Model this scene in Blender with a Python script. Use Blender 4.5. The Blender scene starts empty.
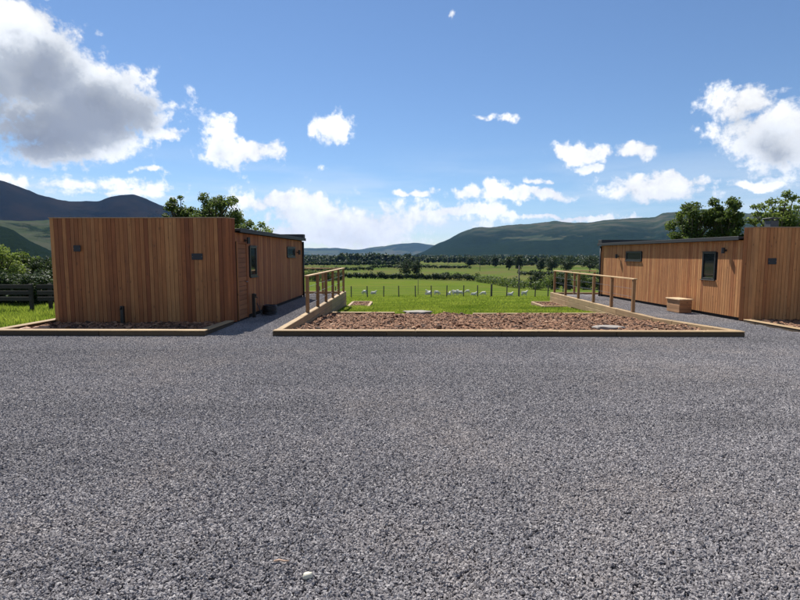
import bpy, bmesh, math, random
import numpy as np
from mathutils import Vector, Matrix, Euler, noise as mnoise

R = math.radians
sc = bpy.context.scene
COL = sc.collection
rng = random.Random(7)
nr = np.random.default_rng(11)

# ------------------------------------------------------------------ camera
CAM_H = 1.7
FPX = 500.0                     # focal length in pixels of the 800 px wide photograph
PITCH = math.atan(45 / FPX)
YAW = math.atan(5 / FPX)
cd = bpy.data.cameras.new('camera')
cd.sensor_width = 36; cd.lens = 36 * FPX / 800; cd.clip_start = .05; cd.clip_end = 40000
cam = bpy.data.objects.new('camera', cd); COL.objects.link(cam)
cam.location = (0, 0, CAM_H); cam.rotation_euler = (R(90) - PITCH, 0, YAW)
sc.camera = cam

def ray(px, py):
    """world direction that belongs to a point of the photograph (used to measure bearings)"""
    v = Vector(((px - 400) / FPX, (300 - py) / FPX, -1))
    return Euler((R(90) - PITCH, 0, YAW)).to_matrix() @ v

# ------------------------------------------------------------------ render / exposure
sc.render.engine = 'CYCLES'
sc.view_settings.view_transform = 'Standard'; sc.view_settings.look = 'None'
sc.view_settings.gamma = 1; sc.view_settings.use_curve_mapping = False
sc.view_settings.exposure = 0.75
sc.cycles.max_bounces = 6; sc.cycles.diffuse_bounces = 3; sc.cycles.glossy_bounces = 2
sc.cycles.transmission_bounces = 3; sc.cycles.volume_bounces = 0; sc.cycles.transparent_max_bounces = 8
sc.cycles.use_denoising = True
sc.cycles.sample_clamp_indirect = 6

# ------------------------------------------------------------------ sun
SUN_EL, SUN_AZ = 54.0, 23.0      # azimuth measured to the left of the view axis (+Y)
sd = Vector((-math.sin(R(SUN_AZ)) * math.cos(R(SUN_EL)), math.cos(R(SUN_AZ)) * math.cos(R(SUN_EL)), math.sin(R(SUN_EL))))
sl = bpy.data.lights.new('sun', 'SUN'); sl.energy = 5.0; sl.angle = R(.53); sl.color = (1, .95, .87)
so = bpy.data.objects.new('sun', sl); COL.objects.link(so)
so.rotation_euler = sd.to_track_quat('Z', 'Y').to_euler(); so.location = (0, -20, 60)

# ------------------------------------------------------------------ world: physical sky with clouds
def N(t, typ, **kw):
    n = t.nodes.new(typ)
    for k, v in kw.items():
        if k == 'inp':
            for i, x in v.items(): n.inputs[i].default_value = x
        else: setattr(n, k, v)
    return n
def L(t, a, b): t.links.new(a, b)
def M(t, op, a, b=None, c=None, clamp=False):
    n = t.nodes.new('ShaderNodeMath'); n.operation = op; n.use_clamp = clamp
    for i, x in enumerate((a, b, c)):
        if x is None: continue
        if isinstance(x, (int, float)): n.inputs[i].default_value = x
        else: t.links.new(x, n.inputs[i])
    return n.outputs[0]
def MIX(t, fac, a, b, typ='RGBA', blend='MIX'):
    n = t.nodes.new('ShaderNodeMix'); n.data_type = typ
    if typ == 'RGBA': n.blend_type = blend
    ia, ib, out = {'RGBA': (6, 7, 2), 'FLOAT': (2, 3, 0)}[typ]
    for i, x in ((0, fac), (ia, a), (ib, b)):
        if isinstance(x, (int, float)): n.inputs[i].default_value = x
        elif isinstance(x, tuple): n.inputs[i].default_value = x if len(x) == 4 else x + (1,)
        else: t.links.new(x, n.inputs[i])
    return n.outputs[out]
def RAMP(t, fac, stops, interp='LINEAR'):
    n = t.nodes.new('ShaderNodeValToRGB'); n.color_ramp.interpolation = interp
    e = n.color_ramp.elements
    while len(e) < len(stops): e.new(.5)
    for el, (p, c) in zip(e, stops):
        el.position = p; el.color = c + (1,) if len(c) == 3 else c
    t.links.new(fac, n.inputs[0]); return n.outputs[0]
def SMOOTH(t, x, lo, hi):
    n = t.nodes.new('ShaderNodeMapRange'); n.interpolation_type = 'SMOOTHSTEP'
    n.inputs[1].default_value = lo; n.inputs[2].default_value = hi
    t.links.new(x, n.inputs[0]); return n.outputs[0]

# clouds: bearing of the centre (photo pixel), half sizes, thickness
CLOUDS = [(35, 62, 78, 66, .95), (95, 96, 92, 48, 1.1), (40, 118, 125, 40, 1.15), (35, 104, 110, 46, 1.0), (55, 145, 105, 24, .5), (160, 131, 26, 9, .3), (70, 188, 170, 7, .15), (-30, 183, 110, 7, .15), (150, 172, 22, 3, .15), (120, 196, 120, 5, .15), (-30, 80, 90, 80, 1.0), (20, 15, 60, 32, .3),
          (228, 140, 28, 24, .38), (255, 153, 44, 17, .38), (330, 122, 22, 15, .3),
          (412, 190, 26, 5, .22), (462, 197, 18, 8, .25), (491, 194, 15, 9, .25), (536, 196, 44, 9, .32), (532, 182, 13, 5, .2),
          (580, 153, 40, 12, .33), (636, 152, 34, 14, .35), (585, 170, 18, 6, .2), (655, 189, 64, 16, .42), (672, 180, 40, 10, .3),
          (746, 104, 48, 24, .5), (780, 132, 74, 38, .6), (840, 120, 70, 44, .6), (755, 179, 34, 5, .2),
          (451, 15, 7, 6, .2), (487, 118, 8, 5, .15), (506, 119, 7, 5, .15),
          (350, 222, 145, 30, .40), (290, 206, 66, 15, .35), (330, 236, 150, 16, .3), (575, 219, 100, 6, .3), (450, 216, 60, 8, .3)]
world = bpy.data.worlds.new('World'); sc.world = world; world.use_nodes = True
wt = world.node_tree; wt.nodes.clear()
sky = N(wt, 'ShaderNodeTexSky', sky_type='NISHITA', sun_disc=False, sun_elevation=R(SUN_EL), sun_rotation=R(-SUN_AZ),
        altitude=100, air_density=1.0, dust_density=.03, ozone_density=6.0)
tc = N(wt, 'ShaderNodeTexCoord'); sep = N(wt, 'ShaderNodeSeparateXYZ'); L(wt, tc.outputs['Generated'], sep.inputs[0])
yy = M(wt, 'MAXIMUM', sep.outputs[1], .02)
cmb = N(wt, 'ShaderNodeCombineXYZ')
L(wt, M(wt, 'DIVIDE', sep.outputs[0], yy), cmb.inputs[0]); L(wt, M(wt, 'DIVIDE', sep.outputs[2], yy), cmb.inputs[1])
uv = cmb.outputs[0]
def warp(vec, scale, amp, detail):
    n = N(wt, 'ShaderNodeTexNoise', inp={'Scale': scale, 'Detail': detail, 'Roughness': .6}); L(wt, tc.outputs['Generated'], n.inputs['Vector'])
    a = N(wt, 'ShaderNodeVectorMath', operation='MULTIPLY_ADD'); L(wt, n.outputs['Color'], a.inputs[0]); a.inputs[1].default_value = (amp, amp * .7, 0); L(wt, vec, a.inputs[2])
    o = N(wt, 'ShaderNodeVectorMath', operation='ADD'); L(wt, a.outputs[0], o.inputs[0]); o.inputs[1].default_value = (-amp / 2, -amp * .35, 0); return o.outputs[0]
uv = warp(warp(uv, 6.0, .12, 2.0), 24.0, .055, 5.0)
# billowy edge noise, on the direction itself so that it goes on all round the sky
nz = N(wt, 'ShaderNodeTexNoise', inp={'Scale': 9.0, 'Detail': 9.0, 'Roughness': .58, 'Distortion': .35})
L(wt, tc.outputs['Generated'], nz.inputs['Vector'])
nz2 = N(wt, 'ShaderNodeTexNoise', inp={'Scale': 26.0, 'Detail': 6.0, 'Roughness': .6, 'Distortion': .2})
L(wt, tc.outputs['Generated'], nz2.inputs['Vector'])
nz3 = N(wt, 'ShaderNodeTexNoise', inp={'Scale': 75.0, 'Detail': 5.0, 'Roughness': .6}); L(wt, tc.outputs['Generated'], nz3.inputs['Vector'])
fb = M(wt, 'ADD', M(wt, 'MULTIPLY', M(wt, 'SUBTRACT', nz3.outputs[0], .5), .55), M(wt, 'ADD', M(wt, 'MULTIPLY', M(wt, 'SUBTRACT', nz.outputs[0], .5), 2.1), M(wt, 'MULTIPLY', M(wt, 'SUBTRACT', nz2.outputs[0], .5), 1.3)))
def chain(dx, dy, weighted):
    acc = None
    for (cx, cy, a, b, w) in CLOUDS:
        d = ray(cx, cy); u0, v0 = d.x / d.y - dx, d.z / d.y - dy
        a2, b2 = a / FPX, b / FPX
        n = N(wt, 'ShaderNodeVectorMath', operation='MULTIPLY_ADD')
        L(wt, uv, n.inputs[0]); n.inputs[1].default_value = (1 / a2, 1 / b2, 0); n.inputs[2].default_value = (-u0 / a2, -v0 / b2, 0)
        ln = N(wt, 'ShaderNodeVectorMath', operation='LENGTH'); L(wt, n.outputs[0], ln.inputs[0])
        k = w if weighted else (.40 if a < 12 or w < .16 else (.7 if a < 30 else 1.0))
        m = M(wt, 'MULTIPLY_ADD', ln.outputs['Value'], -k, k)
        acc = m if acc is None else (M(wt, 'SMOOTH_MAX', acc, m, .25) if weighted else M(wt, 'MAXIMUM', acc, m))
    return acc
front = SMOOTH(wt, sep.outputs[1], .15, .35)
f0 = M(wt, 'MAXIMUM', chain(0, 0, False), -1.2)
# the rest of the sky: scattered cumulus of the same kind
big = N(wt, 'ShaderNodeTexNoise', inp={'Scale': 3.2, 'Detail': 2.0, 'Roughness': .5}); L(wt, tc.outputs['Generated'], big.inputs['Vector'])
bk = M(wt, 'MULTIPLY', M(wt, 'SUBTRACT', big.outputs[0], .58), 5.0)
f0 = MIX(wt, front, bk, f0, 'FLOAT')
dens = M(wt, 'ADD', f0, M(wt, 'MULTIPLY', fb, 1.15))
alpha = SMOOTH(wt, dens, .02, .48)
# thickness towards the light decides how grey a cloud is underneath
thick = M(wt, 'MULTIPLY', MIX(wt, front, M(wt, 'MULTIPLY', bk, .6), chain(.0, .028, True), 'FLOAT'), M(wt, 'MULTIPLY_ADD', fb, .75, 1.0))
shade = SMOOTH(wt, thick, .06, .95)
ccol = RAMP(wt, shade, [(0, (9.9, 10.0, 10.1)), (.28, (8.0, 8.35, 8.8)), (.6, (4.4, 4.8, 5.4)), (1, (2.9, 3.25, 3.9))])
# thin veil of low stratus near the horizon
veil = N(wt, 'ShaderNodeTexNoise', inp={'Scale': 3.0, 'Detail': 6.0, 'Roughness': .6}); mp = N(wt, 'ShaderNodeMapping'); mp.inputs['Scale'].default_value = (1, 1, 7)
L(wt, tc.outputs['Generated'], mp.inputs[0]); L(wt, mp.outputs[0], veil.inputs['Vector'])
vl = M(wt, 'MULTIPLY', SMOOTH(wt, veil.outputs[0], .40, .68), M(wt, 'SUBTRACT', 1.0, SMOOTH(wt, sep.outputs[2], .04, .22)))
skyc = MIX(wt, M(wt, 'MULTIPLY', vl, .55), sky.outputs[0], (8.4, 8.8, 9.2))
rel = N(wt, 'ShaderNodeVectorMath', operation='SCALE'); L(wt, ccol, rel.inputs[0]); L(wt, M(wt, 'MINIMUM', M(wt, 'MULTIPLY_ADD', fb, .45, .97), 1.06), rel.inputs['Scale'])
fin = MIX(wt, alpha, skyc, rel.outputs[0])
bg = N(wt, 'ShaderNodeBackground', inp={'Strength': .066}); L(wt, fin, bg.inputs[0])
wo = N(wt, 'ShaderNodeOutputWorld'); L(wt, bg.outputs[0], wo.inputs[0])

# ------------------------------------------------------------------ materials
def mat(name):
    m = bpy.data.materials.new(name); m.use_nodes = True
    t = m.node_tree; b = t.nodes['Principled BSDF']
    return m, t, b
def noise_tex(t, vec, scale, detail=4, rough=.55, dist=0.0):
    n = N(t, 'ShaderNodeTexNoise', inp={'Scale': scale, 'Detail': detail, 'Roughness': rough, 'Distortion': dist})
    if vec is not None: L(t, vec, n.inputs['Vector'])
    return n.outputs[0]
def bump(t, b, h, strength, dist):
    n = N(t, 'ShaderNodeBump', inp={'Strength': strength, 'Distance': dist}); L(t, h, n.inputs['Height']); L(t, n.outputs[0], b.inputs['Normal'])
def wpos(t): return N(t, 'ShaderNodeNewGeometry').outputs['Position']

def wood_mat(name, cols, along='Z', rough=.75, wet=0.0, grain=1.0):
    m, t, b = mat(name)
    tc = N(t, 'ShaderNodeTexCoord'); oi = N(t, 'ShaderNodeObjectInfo')
    off = N(t, 'ShaderNodeVectorMath', operation='ADD'); L(t, tc.outputs['Object'], off.inputs[0])
    cb = N(t, 'ShaderNodeCombineXYZ')
    for i, k in enumerate((37.0, 91.0, 53.0)): L(t, M(t, 'MULTIPLY', oi.outputs['Random'], k), cb.inputs[i])
    L(t, cb.outputs[0], off.inputs[1])
    mp = N(t, 'ShaderNodeMapping'); mp.inputs['Scale'].default_value = {'Z': (26, 26, 1.1), 'X': (1.1, 26, 26), 'Y': (26, 1.1, 26)}[along]
    L(t, off.outputs[0], mp.inputs[0])
    g = noise_tex(t, mp.outputs[0], 1.0, 6, .62, .6)
    g2 = noise_tex(t, off.outputs[0], 2.2, 4, .6)
    base = RAMP(t, oi.outputs['Random'], cols)
    k = M(t, 'MULTIPLY_ADD', g, .9 * grain, 1 - .45 * grain)
    k2 = M(t, 'MULTIPLY_ADD', g2, .7, .65)
    cc = N(t, 'ShaderNodeVectorMath', operation='SCALE'); L(t, base, cc.inputs[0]); L(t, M(t, 'MULTIPLY', k, k2), cc.inputs['Scale'])
    # knots
    vk = N(t, 'ShaderNodeTexVoronoi', inp={'Scale': 1.0}); mk = N(t, 'ShaderNodeMapping')
    mk.inputs['Scale'].default_value = {'Z': (7, 7, 3.2), 'X': (3.2, 7, 7), 'Y': (7, 3.2, 7)}[along]
    L(t, off.outputs[0], mk.inputs[0]); L(t, mk.outputs[0], vk.inputs['Vector'])
    kn = M(t, 'SUBTRACT', 1.0, SMOOTH(t, vk.outputs[0], .05, .16))
    col = MIX(t, M(t, 'MULTIPLY', kn, .55), cc.outputs[0], (.06, .03, .015))
    L(t, col, b.inputs['Base Color']); b.inputs['Roughness'].default_value = rough
    bump(t, b, g, .35, .004)
    return m
CEDAR = wood_mat('cedar', [(0, (.29, .105, .033)), (.2, (.37, .148, .047)), (.42, (.43, .195, .068)), (.6, (.32, .118, .037)), (.8, (.47, .23, .085)), (1, (.38, .158, .052))])
CEDARD = wood_mat('dark_cedar', [(0, (.165, .049, .015)), (.2, (.235, .080, .024)), (.42, (.30, .122, .040)), (.6, (.185, .058, .018)), (.8, (.36, .168, .060)), (1, (.25, .090, .028))])
CEDARH = wood_mat('cedar_horizontal', [(0, (.24, .11, .05)), (.5, (.30, .145, .065)), (1, (.34, .17, .08))], 'X')
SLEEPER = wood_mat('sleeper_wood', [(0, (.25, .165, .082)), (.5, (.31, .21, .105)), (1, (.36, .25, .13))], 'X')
SLEEPERD = wood_mat('dark_sleeper', [(0, (.045, .03, .016)), (.5, (.065, .042, .022)), (1, (.085, .057, .03))], 'X')  # dark brown timber of the bed edging, under the paler cap boards
RAILW = wood_mat('rail_wood', [(0, (.36, .22, .10)), (.5, (.42, .27, .13)), (1, (.46, .31, .16))], 'X')
POSTW = wood_mat('post_wood', [(0, (.20, .105, .042)), (.5, (.24, .13, .055)), (1, (.28, .16, .07))], 'Z')
DARKW = wood_mat('dark_fence_wood', [(0, (.022, .017, .013)), (1, (.04, .032, .025))], 'X')
GREYW = wood_mat('weathered_post_wood', [(0, (.06, .05, .04)), (1, (.11, .095, .08))], 'Z')

def plain(name, col, rough=.6, metal=0.0, var=.25, scale=14.0):
    m, t, b = mat(name)
    tc = N(t, 'ShaderNodeTexCoord'); n = noise_tex(t, tc.outputs['Object'], scale, 5)
    c = MIX(t, n, tuple(x * (1 - var) for x in col), tuple(x * (1 + var) for x in col))
    L(t, c, b.inputs['Base Color']); b.inputs['Roughness'].default_value = rough; b.inputs['Metallic'].default_value = metal
    L(t, M(t, 'MULTIPLY_ADD', n, .25, rough - .12), b.inputs['Roughness'])
    return m
ROOFM = plain('roof_membrane', (.020, .021, .024), .6)
BLACK = plain('black_plastic', (.012, .012, .013), .4)
FRAME = plain('window_frame', (.02, .021, .024), .35)
CORE = plain('wall_membrane', (.010, .008, .007), .9)
SLATE = plain('slate', (.012, .014, .019), .6, var=.4, scale=30)
STEEL = plain('brushed_steel', (.20, .21, .23), .45, .8)
CAPM = plain('parapet_trim', (.30, .20, .12), .6)
STONEP = plain('pale_stone', (.55, .52, .42), .8)
SLABM = plain('concrete_slab', (.24, .215, .19), .85)
def glass_mat():
    m, t, b = mat('window_glass')
    b.inputs['Base Color'].default_value = (.012, .015, .018, 1); b.inputs['Roughness'].default_value = .04
    b.inputs['IOR'].default_value = 1.5; b.inputs['Specular IOR Level'].default_value = .8
    return m
GLASS = glass_mat()

def gravel_mat(name, attr):
    m, t, b = mat(name)
    p = wpos(t)
    big = noise_tex(t, p, .32, 3, .6); mid = noise_tex(t, p, 2.2, 3, .6)
    if attr:
        a = N(t, 'ShaderNodeAttribute', attribute_name='tone').outputs['Fac']
    else:
        v = N(t, 'ShaderNodeTexVoronoi', inp={'Scale': 46.0}); L(t, p, v.inputs['Vector'])
        a = M(t, 'MULTIPLY_ADD', noise_tex(t, p, 34, 6, .75), 1.5, -.25, True)
        h = M(t, 'ADD', v.outputs[0], noise_tex(t, p, 30, 6, .7))
        bump(t, b, h, 1.0, .03)
    c = RAMP(t, a, [(0, (.092, .085, .089)), (.35, (.170, .159, .164)), (.7, (.238, .224, .229)), (.93, (.288, .273, .275)), (1, (.36, .342, .335))])
    # dustier and browner drifts
    w = SMOOTH(t, M(t, 'MULTIPLY_ADD', mid, .35, big), .62, .86)
    c = MIX(t, M(t, 'MULTIPLY', w, .35), c, (.235, .20, .175))
    mpw = N(t, 'ShaderNodeMapping'); mpw.inputs['Scale'].default_value = (.10, .85, 1); mpw.inputs['Rotation'].default_value = (0, 0, .12); L(t, p, mpw.inputs[0])
    rut = noise_tex(t, mpw.outputs[0], 1.0, 3, .55)      # wheel-worn bands across the yard
    k = M(t, 'ADD', M(t, 'ADD', M(t, 'MULTIPLY_ADD', big, .6, .26), M(t, 'MULTIPLY', mid, .36)), M(t, 'MULTIPLY', rut, .6))
    s = N(t, 'ShaderNodeVectorMath', operation='SCALE'); L(t, c, s.inputs[0]); L(t, k, s.inputs['Scale'])
    L(t, s.outputs[0], b.inputs['Base Color']); b.inputs['Roughness'].default_value = .85
    b.inputs['Specular IOR Level'].default_value = .3
    return m
GRAVEL = gravel_mat('gravel_stones', True)
GRAVELB = gravel_mat('gravel_bed', False)

def soil_mat(name, attr):
    m, t, b = mat(name); p = wpos(t)
    n = noise_tex(t, p, 9, 8, .7); n2 = noise_tex(t, p, 1.3, 3)
    a = N(t, 'ShaderNodeAttribute', attribute_name='tone').outputs['Fac'] if attr else n
    c = RAMP(t, a, [(0, (.035, .018, .011)), (.3, (.105, .053, .030)), (.6, (.235, .118, .064)), (.88, (.34, .18, .10)), (1, (.42, .28, .18))])
    k = M(t, 'MULTIPLY_ADD', n, .6, .65)
    s = N(t, 'ShaderNodeVectorMath', operation='SCALE'); L(t, c, s.inputs[0]); L(t, k, s.inputs['Scale'])
    L(t, s.outputs[0], b.inputs['Base Color']); b.inputs['Roughness'].default_value = .95
    bump(t, b, n, .8, .03)
    return m
SOIL = soil_mat('soil', False); BARK = soil_mat('bark_and_clods', True)

def leaf_mat(name, dark, light, trans=.35, tr_col=None):
    m, t, b = mat(name)
    a = N(t, 'ShaderNodeAttribute', attribute_name='tone').outputs['Fac']
    c = RAMP(t, a, [(0, dark), (1, light)])
    L(t, c, b.inputs['Base Color']); b.inputs['Roughness'].default_value = .6; b.inputs['Specular IOR Level'].default_value = .25
    tr = N(t, 'ShaderNodeBsdfTranslucent')
    g = N(t, 'ShaderNodeHueSaturation', inp={'Saturation': 1.05, 'Value': 1.5, 'Hue': .485}); L(t, c, g.inputs['Color']); L(t, g.outputs[0], tr.inputs[0])
    mx = N(t, 'ShaderNodeMixShader'); mx.inputs[0].default_value = trans
    L(t, b.outputs[0], mx.inputs[1]); L(t, tr.outputs[0], mx.inputs[2])
    L(t, mx.outputs[0], t.nodes['Material Output'].inputs[0])
    return m
LEAF = leaf_mat('tree_leaf', (.032, .058, .015), (.11, .155, .036), .45)
LEAFD = leaf_mat('dark_leaf', (.018, .032, .012), (.05, .078, .024), .25)
LEAFY = leaf_mat('light_leaf', (.06, .10, .022), (.16, .21, .05), .48)
BLADE = leaf_mat('grass_blade', (.09, .15, .02), (.20, .26, .045), .52)
TRUNK = plain('tree_bark', (.075, .06, .045), .9, var=.4)
WOOL = plain('sheep_wool', (.62, .59, .52), .95, var=.12)

def ground_mat():
    m, t, b = mat('meadow'); p = wpos(t)
    sp = N(t, 'ShaderNodeSeparateXYZ'); L(t, p, sp.inputs[0])
    n1 = noise_tex(t, p, 1.6, 6, .65); n2 = noise_tex(t, p, .11, 4, .6); n3 = noise_tex(t, p, 14, 5, .7)
    lawn = RAMP(t, M(t, 'MULTIPLY_ADD', n3, .4, M(t, 'MULTIPLY', n1, .6)), [(.25, (.045, .080, .012)), (.5, (.082, .122, .019)), (.78, (.125, .155, .03))])
    lawn = MIX(t, SMOOTH(t, n2, .35, .72), lawn, (.108, .128, .026))
    # fields further off, one tone each, some rougher and yellower
    mp = N(t, 'ShaderNodeMapping'); mp.inputs['Scale'].default_value = (.0042, .0068, 0); mp.inputs['Rotation'].default_value = (0, 0, .3); L(t, p, mp.inputs[0])
    v = N(t, 'ShaderNodeTexVoronoi', inp={'Scale': 1.0}); L(t, mp.outputs[0], v.inputs['Vector'])
    vs = N(t, 'ShaderNodeSeparateColor'); L(t, v.outputs['Color'], vs.inputs[0])
    fld = RAMP(t, vs.outputs[0], [(0, (.055, .088, .02)), (.3, (.095, .115, .034)), (.55, (.12, .112, .05)), (.75, (.08, .11, .027)), (1, (.11, .12, .042))], 'CONSTANT')
    fld = MIX(t, M(t, 'MULTIPLY', SMOOTH(t, noise_tex(t, p, .05, 6, .65), .42, .62), .75), fld, (.105, .09, .042))
    far = SMOOTH(t, sp.outputs[1], 150, 235)
    c = MIX(t, far, lawn, fld)
    L(t, c, b.inputs['Base Color']); b.inputs['Roughness'].default_value = .9; b.inputs['Specular IOR Level'].default_value = 0
    bump(t, b, M(t, 'ADD', n3, n1), .9, .06)
    return m
MEADOW = ground_mat()

def hill_mat(name, wood, grass, heath, sc_, thr, wtop=None):
    m, t, b = mat(name); p = wpos(t)
    sp = N(t, 'ShaderNodeSeparateXYZ'); L(t, p, sp.inputs[0])
    n = noise_tex(t, p, sc_, 7, .62, .4); n2 = noise_tex(t, p, sc_ * 3.3, 6, .65); n3 = noise_tex(t, p, sc_ * 16, 4, .7)
    c = MIX(t, SMOOTH(t, n2, .42, .62), grass, heath)
    w = SMOOTH(t, n, thr - .025, thr + .025)
    if wtop:   # woods thin out towards the tops
        w = M(t, 'MULTIPLY', w, M(t, 'SUBTRACT', 1.0, SMOOTH(t, M(t, 'MULTIPLY_ADD', n2, 120.0, sp.outputs[2]), wtop[0], wtop[1])))
    wc = MIX(t, n3, tuple(x * .6 for x in wood), tuple(x * 1.4 for x in wood))
    c = MIX(t, w, c, wc)
    L(t, c, b.inputs['Base Color']); b.inputs['Roughness'].default_value = 1; b.inputs['Specular IOR Level'].default_value = 0
    bump(t, b, M(t, 'ADD', n2, M(t, 'MULTIPLY', n3, w)), .8, 12.0)
    return m

# ------------------------------------------------------------------ mesh helpers
def link(o, parent=None):
    COL.objects.link(o)
    if parent is not None: o.parent = parent
    return o
def tag(o, label=None, cat=None, group=None, kind=None):
    if label: o['label'] = label
    if cat: o['category'] = cat
    if group: o['group'] = group
    if kind: o['kind'] = kind
    return o
def empty(name, loc=(0, 0, 0), rz=0, label=None, cat=None, group=None):
    o = bpy.data.objects.new(name, None); o.empty_display_size = .2
    o.location = loc; o.rotation_euler = (0, 0, rz); link(o)
    return tag(o, label, cat, group)
class MB:
    def __init__(s): s.v = []; s.f = []
    def add(s, vs, fs):
        k = len(s.v); s.v += [tuple(p) for p in vs]; s.f += [tuple(i + k for i in f) for f in fs]; return s
    def box(s, a, b, c=0.0):
        """box between two corners, edges chamfered by c"""
        x0, y0, z0 = a; x1, y1, z1 = b
        if c <= 0:
            return s.add([(x0, y0, z0), (x1, y0, z0), (x1, y1, z0), (x0, y1, z0), (x0, y0, z1), (x1, y0, z1), (x1, y1, z1), (x0, y1, z1)],
                         [(3, 2, 1, 0), (4, 5, 6, 7), (0, 1, 5, 4), (1, 2, 6, 5), (2, 3, 7, 6), (3, 0, 4, 7)])
        bm = bmesh.new(); r = bmesh.ops.create_cube(bm, size=1)
        for v in bm.verts:
            v.co = Vector((x0 + (v.co.x + .5) * (x1 - x0), y0 + (v.co.y + .5) * (y1 - y0), z0 + (v.co.z + .5) * (z1 - z0)))
        bmesh.ops.bevel(bm, geom=list(bm.edges), offset=c, segments=1, affect='EDGES')
        bm.verts.index_update()
        s.add([v.co[:] for v in bm.verts], [[v.index for v in f.verts] for f in bm.faces]); bm.free(); return s
    def tube(s, pts, rads, n=8, cap=True):
        pts = [Vector(p) for p in pts]; base = len(s.v)
        up = Vector((0, 0, 1))
        for i, p in enumerate(pts):
            d = (pts[min(i + 1, len(pts) - 1)] - pts[max(i - 1, 0)]).normalized()
            a = d.cross(up if abs(d.z) < .9 else Vector((1, 0, 0))).normalized(); b2 = d.cross(a)
            for k in range(n):
                th = 2 * math.pi * k / n
                s.v.append(tuple(p + (a * math.cos(th) + b2 * math.sin(th)) * rads[i]))
        for i in range(len(pts) - 1):
            for k in range(n):
                s.f.append((base + i * n + k, base + i * n + (k + 1) % n, base + (i + 1) * n + (k + 1) % n, base + (i + 1) * n + k))
        if cap:
            s.f.append(tuple(base + k for k in range(n))[::-1]); s.f.append(tuple(base + (len(pts) - 1) * n + k for k in range(n)))
        return s
    def mesh(s, name, m, smooth=False):
        me = bpy.data.meshes.new(name); me.from_pydata(s.v, [], s.f); me.materials.append(m)
        bm = bmesh.new(); bm.from_mesh(me); bmesh.ops.recalc_face_normals(bm, faces=bm.faces); bm.to_mesh(me); bm.free()
        if smooth: me.polygons.foreach_set('use_smooth', [True] * len(me.polygons))
        me.update(); return me
    def obj(s, name, m, parent=None, smooth=False, loc=None, rz=0):
        return put(name, s.mesh(name, m, smooth), parent, loc, rz)
def put(name, me, parent=None, loc=None, rz=0):
    o = bpy.data.objects.new(name, me); link(o, parent)
    if loc is not None: o.location = loc
    if rz: o.rotation_euler = (0, 0, rz)
    return o
def np_mesh(name, verts, faces, m, tone=None, smooth=False):
    """verts (n,3), faces (k, 3 or 4) as numpy arrays"""
    me = bpy.data.meshes.new(name); nf, w = faces.shape
    me.vertices.add(len(verts)); me.vertices.foreach_set('co', np.asarray(verts, np.float32).ravel())
    me.loops.add(nf * w); me.loops.foreach_set('vertex_index', faces.astype(np.int32).ravel())
    me.polygons.add(nf); me.polygons.foreach_set('loop_start', np.arange(0, nf * w, w, dtype=np.int32))
    me.update(calc_edges=True)
    if tone is not None:
        a = me.attributes.new('tone', 'FLOAT', 'FACE'); a.data.foreach_set('value', np.asarray(tone, np.float32))
    if smooth: me.polygons.foreach_set('use_smooth', np.ones(nf, bool))
    me.materials.append(m); return me
def grid_faces(nx, ny):
    i = np.arange(nx * ny).reshape(ny, nx)
    return np.stack([i[:-1, :-1].ravel(), i[:-1, 1:].ravel(), i[1:, 1:].ravel(), i[1:, :-1].ravel()], 1)
def fbm(x, y, s, seed=0, oct=4):
    return np.array([mnoise.fractal(Vector((a * s + seed, b * s - seed, seed * .37)), .9, 2.0, oct) for a, b in zip(np.ravel(x), np.ravel(y))]).reshape(np.shape(x))

# ------------------------------------------------------------------ the ground
WL, WR = -2.62, 6.93             # inner faces of the two sleeper walls
YL, YR = 22.2, 23.9              # their far ends
KY = 10.35                       # front face of the bed edging
def zc(y): return np.interp(y, [-60, 10.3, 17.2, 22.5, 34, 48, 75, 120, 200, 400, 1000, 9000], [-.08, -.08, -.38, -.60, -1.38, -2.4, -4.15, -5.9, -8, -9.5, -11, -11])
def zr(y): return np.interp(y, [10.4, 14.0], [0, -.15])
def zl(y): return np.interp(y, [10.8, 18.5, 22.5, 34, 48], [-.03, -.45, -.62, -1.38, -2.4])
def ground_z(x, y):
    x = np.asarray(x, float); y = np.asarray(y, float)
    z = zc(y)
    z = np.where((x < WL - .1) & (x > -9.0) & (y < YL - .1), -.08, z)
    z = np.where((x > WR + .1) & (y < YR - .1), zr(y) - .08, z)
    z = np.where((x <= -9.0) & (y > 10.5) & (y < 48), zl(y), z)
    und = np.clip((y - 26) / 60, 0, 1)
    z = z + und * (.22 * np.sin(x * .07 + 1) * np.sin(y * .05) + .10 * np.sin(x * .21 + y * .13))
    # the near pasture rises gently on its left and drops to the hedge on its right
    z = z + np.where(y > 60, np.clip((y - 60) / 90, 0, 1) * np.clip((240 - y) / 60, 0, 1) * (-.028) * np.clip(x, -30, 40), 0)
    return z
def axis(fine0, fine1, step, lim0, lim1, extra=()):
    a = list(np.arange(fine0, fine1 + 1e-6, step)); d = step
    v = fine1
    while v < lim1: d *= 1.14; v += d; a.append(min(v, lim1))
    d = step; v = fine0
    while v > lim0: d *= 1.14; v -= d; a.append(max(v, lim0))
    return np.array(sorted(set(round(q, 4) for q in a + list(extra))))
gx = axis(-22, 26, .6, -9000, 9000, (-9.02, -8.98, WL - .11, WL - .09, WR + .09, WR + .11))
gy = axis(8, 60, .6, -60, 11500, (10.49, 10.52, YL - .11, YL - .09, YR - .11, YR - .09))
GX, GY = np.meshgrid(gx, gy); GZ = ground_z(GX, GY)
me = np_mesh('ground', np.stack([GX.ravel(), GY.ravel(), GZ.ravel()], 1), grid_faces(len(gx), len(gy)), MEADOW, smooth=False)
tag(put('ground', me), 'green meadow falling away into a wide valley of fields', kind='structure')

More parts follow.
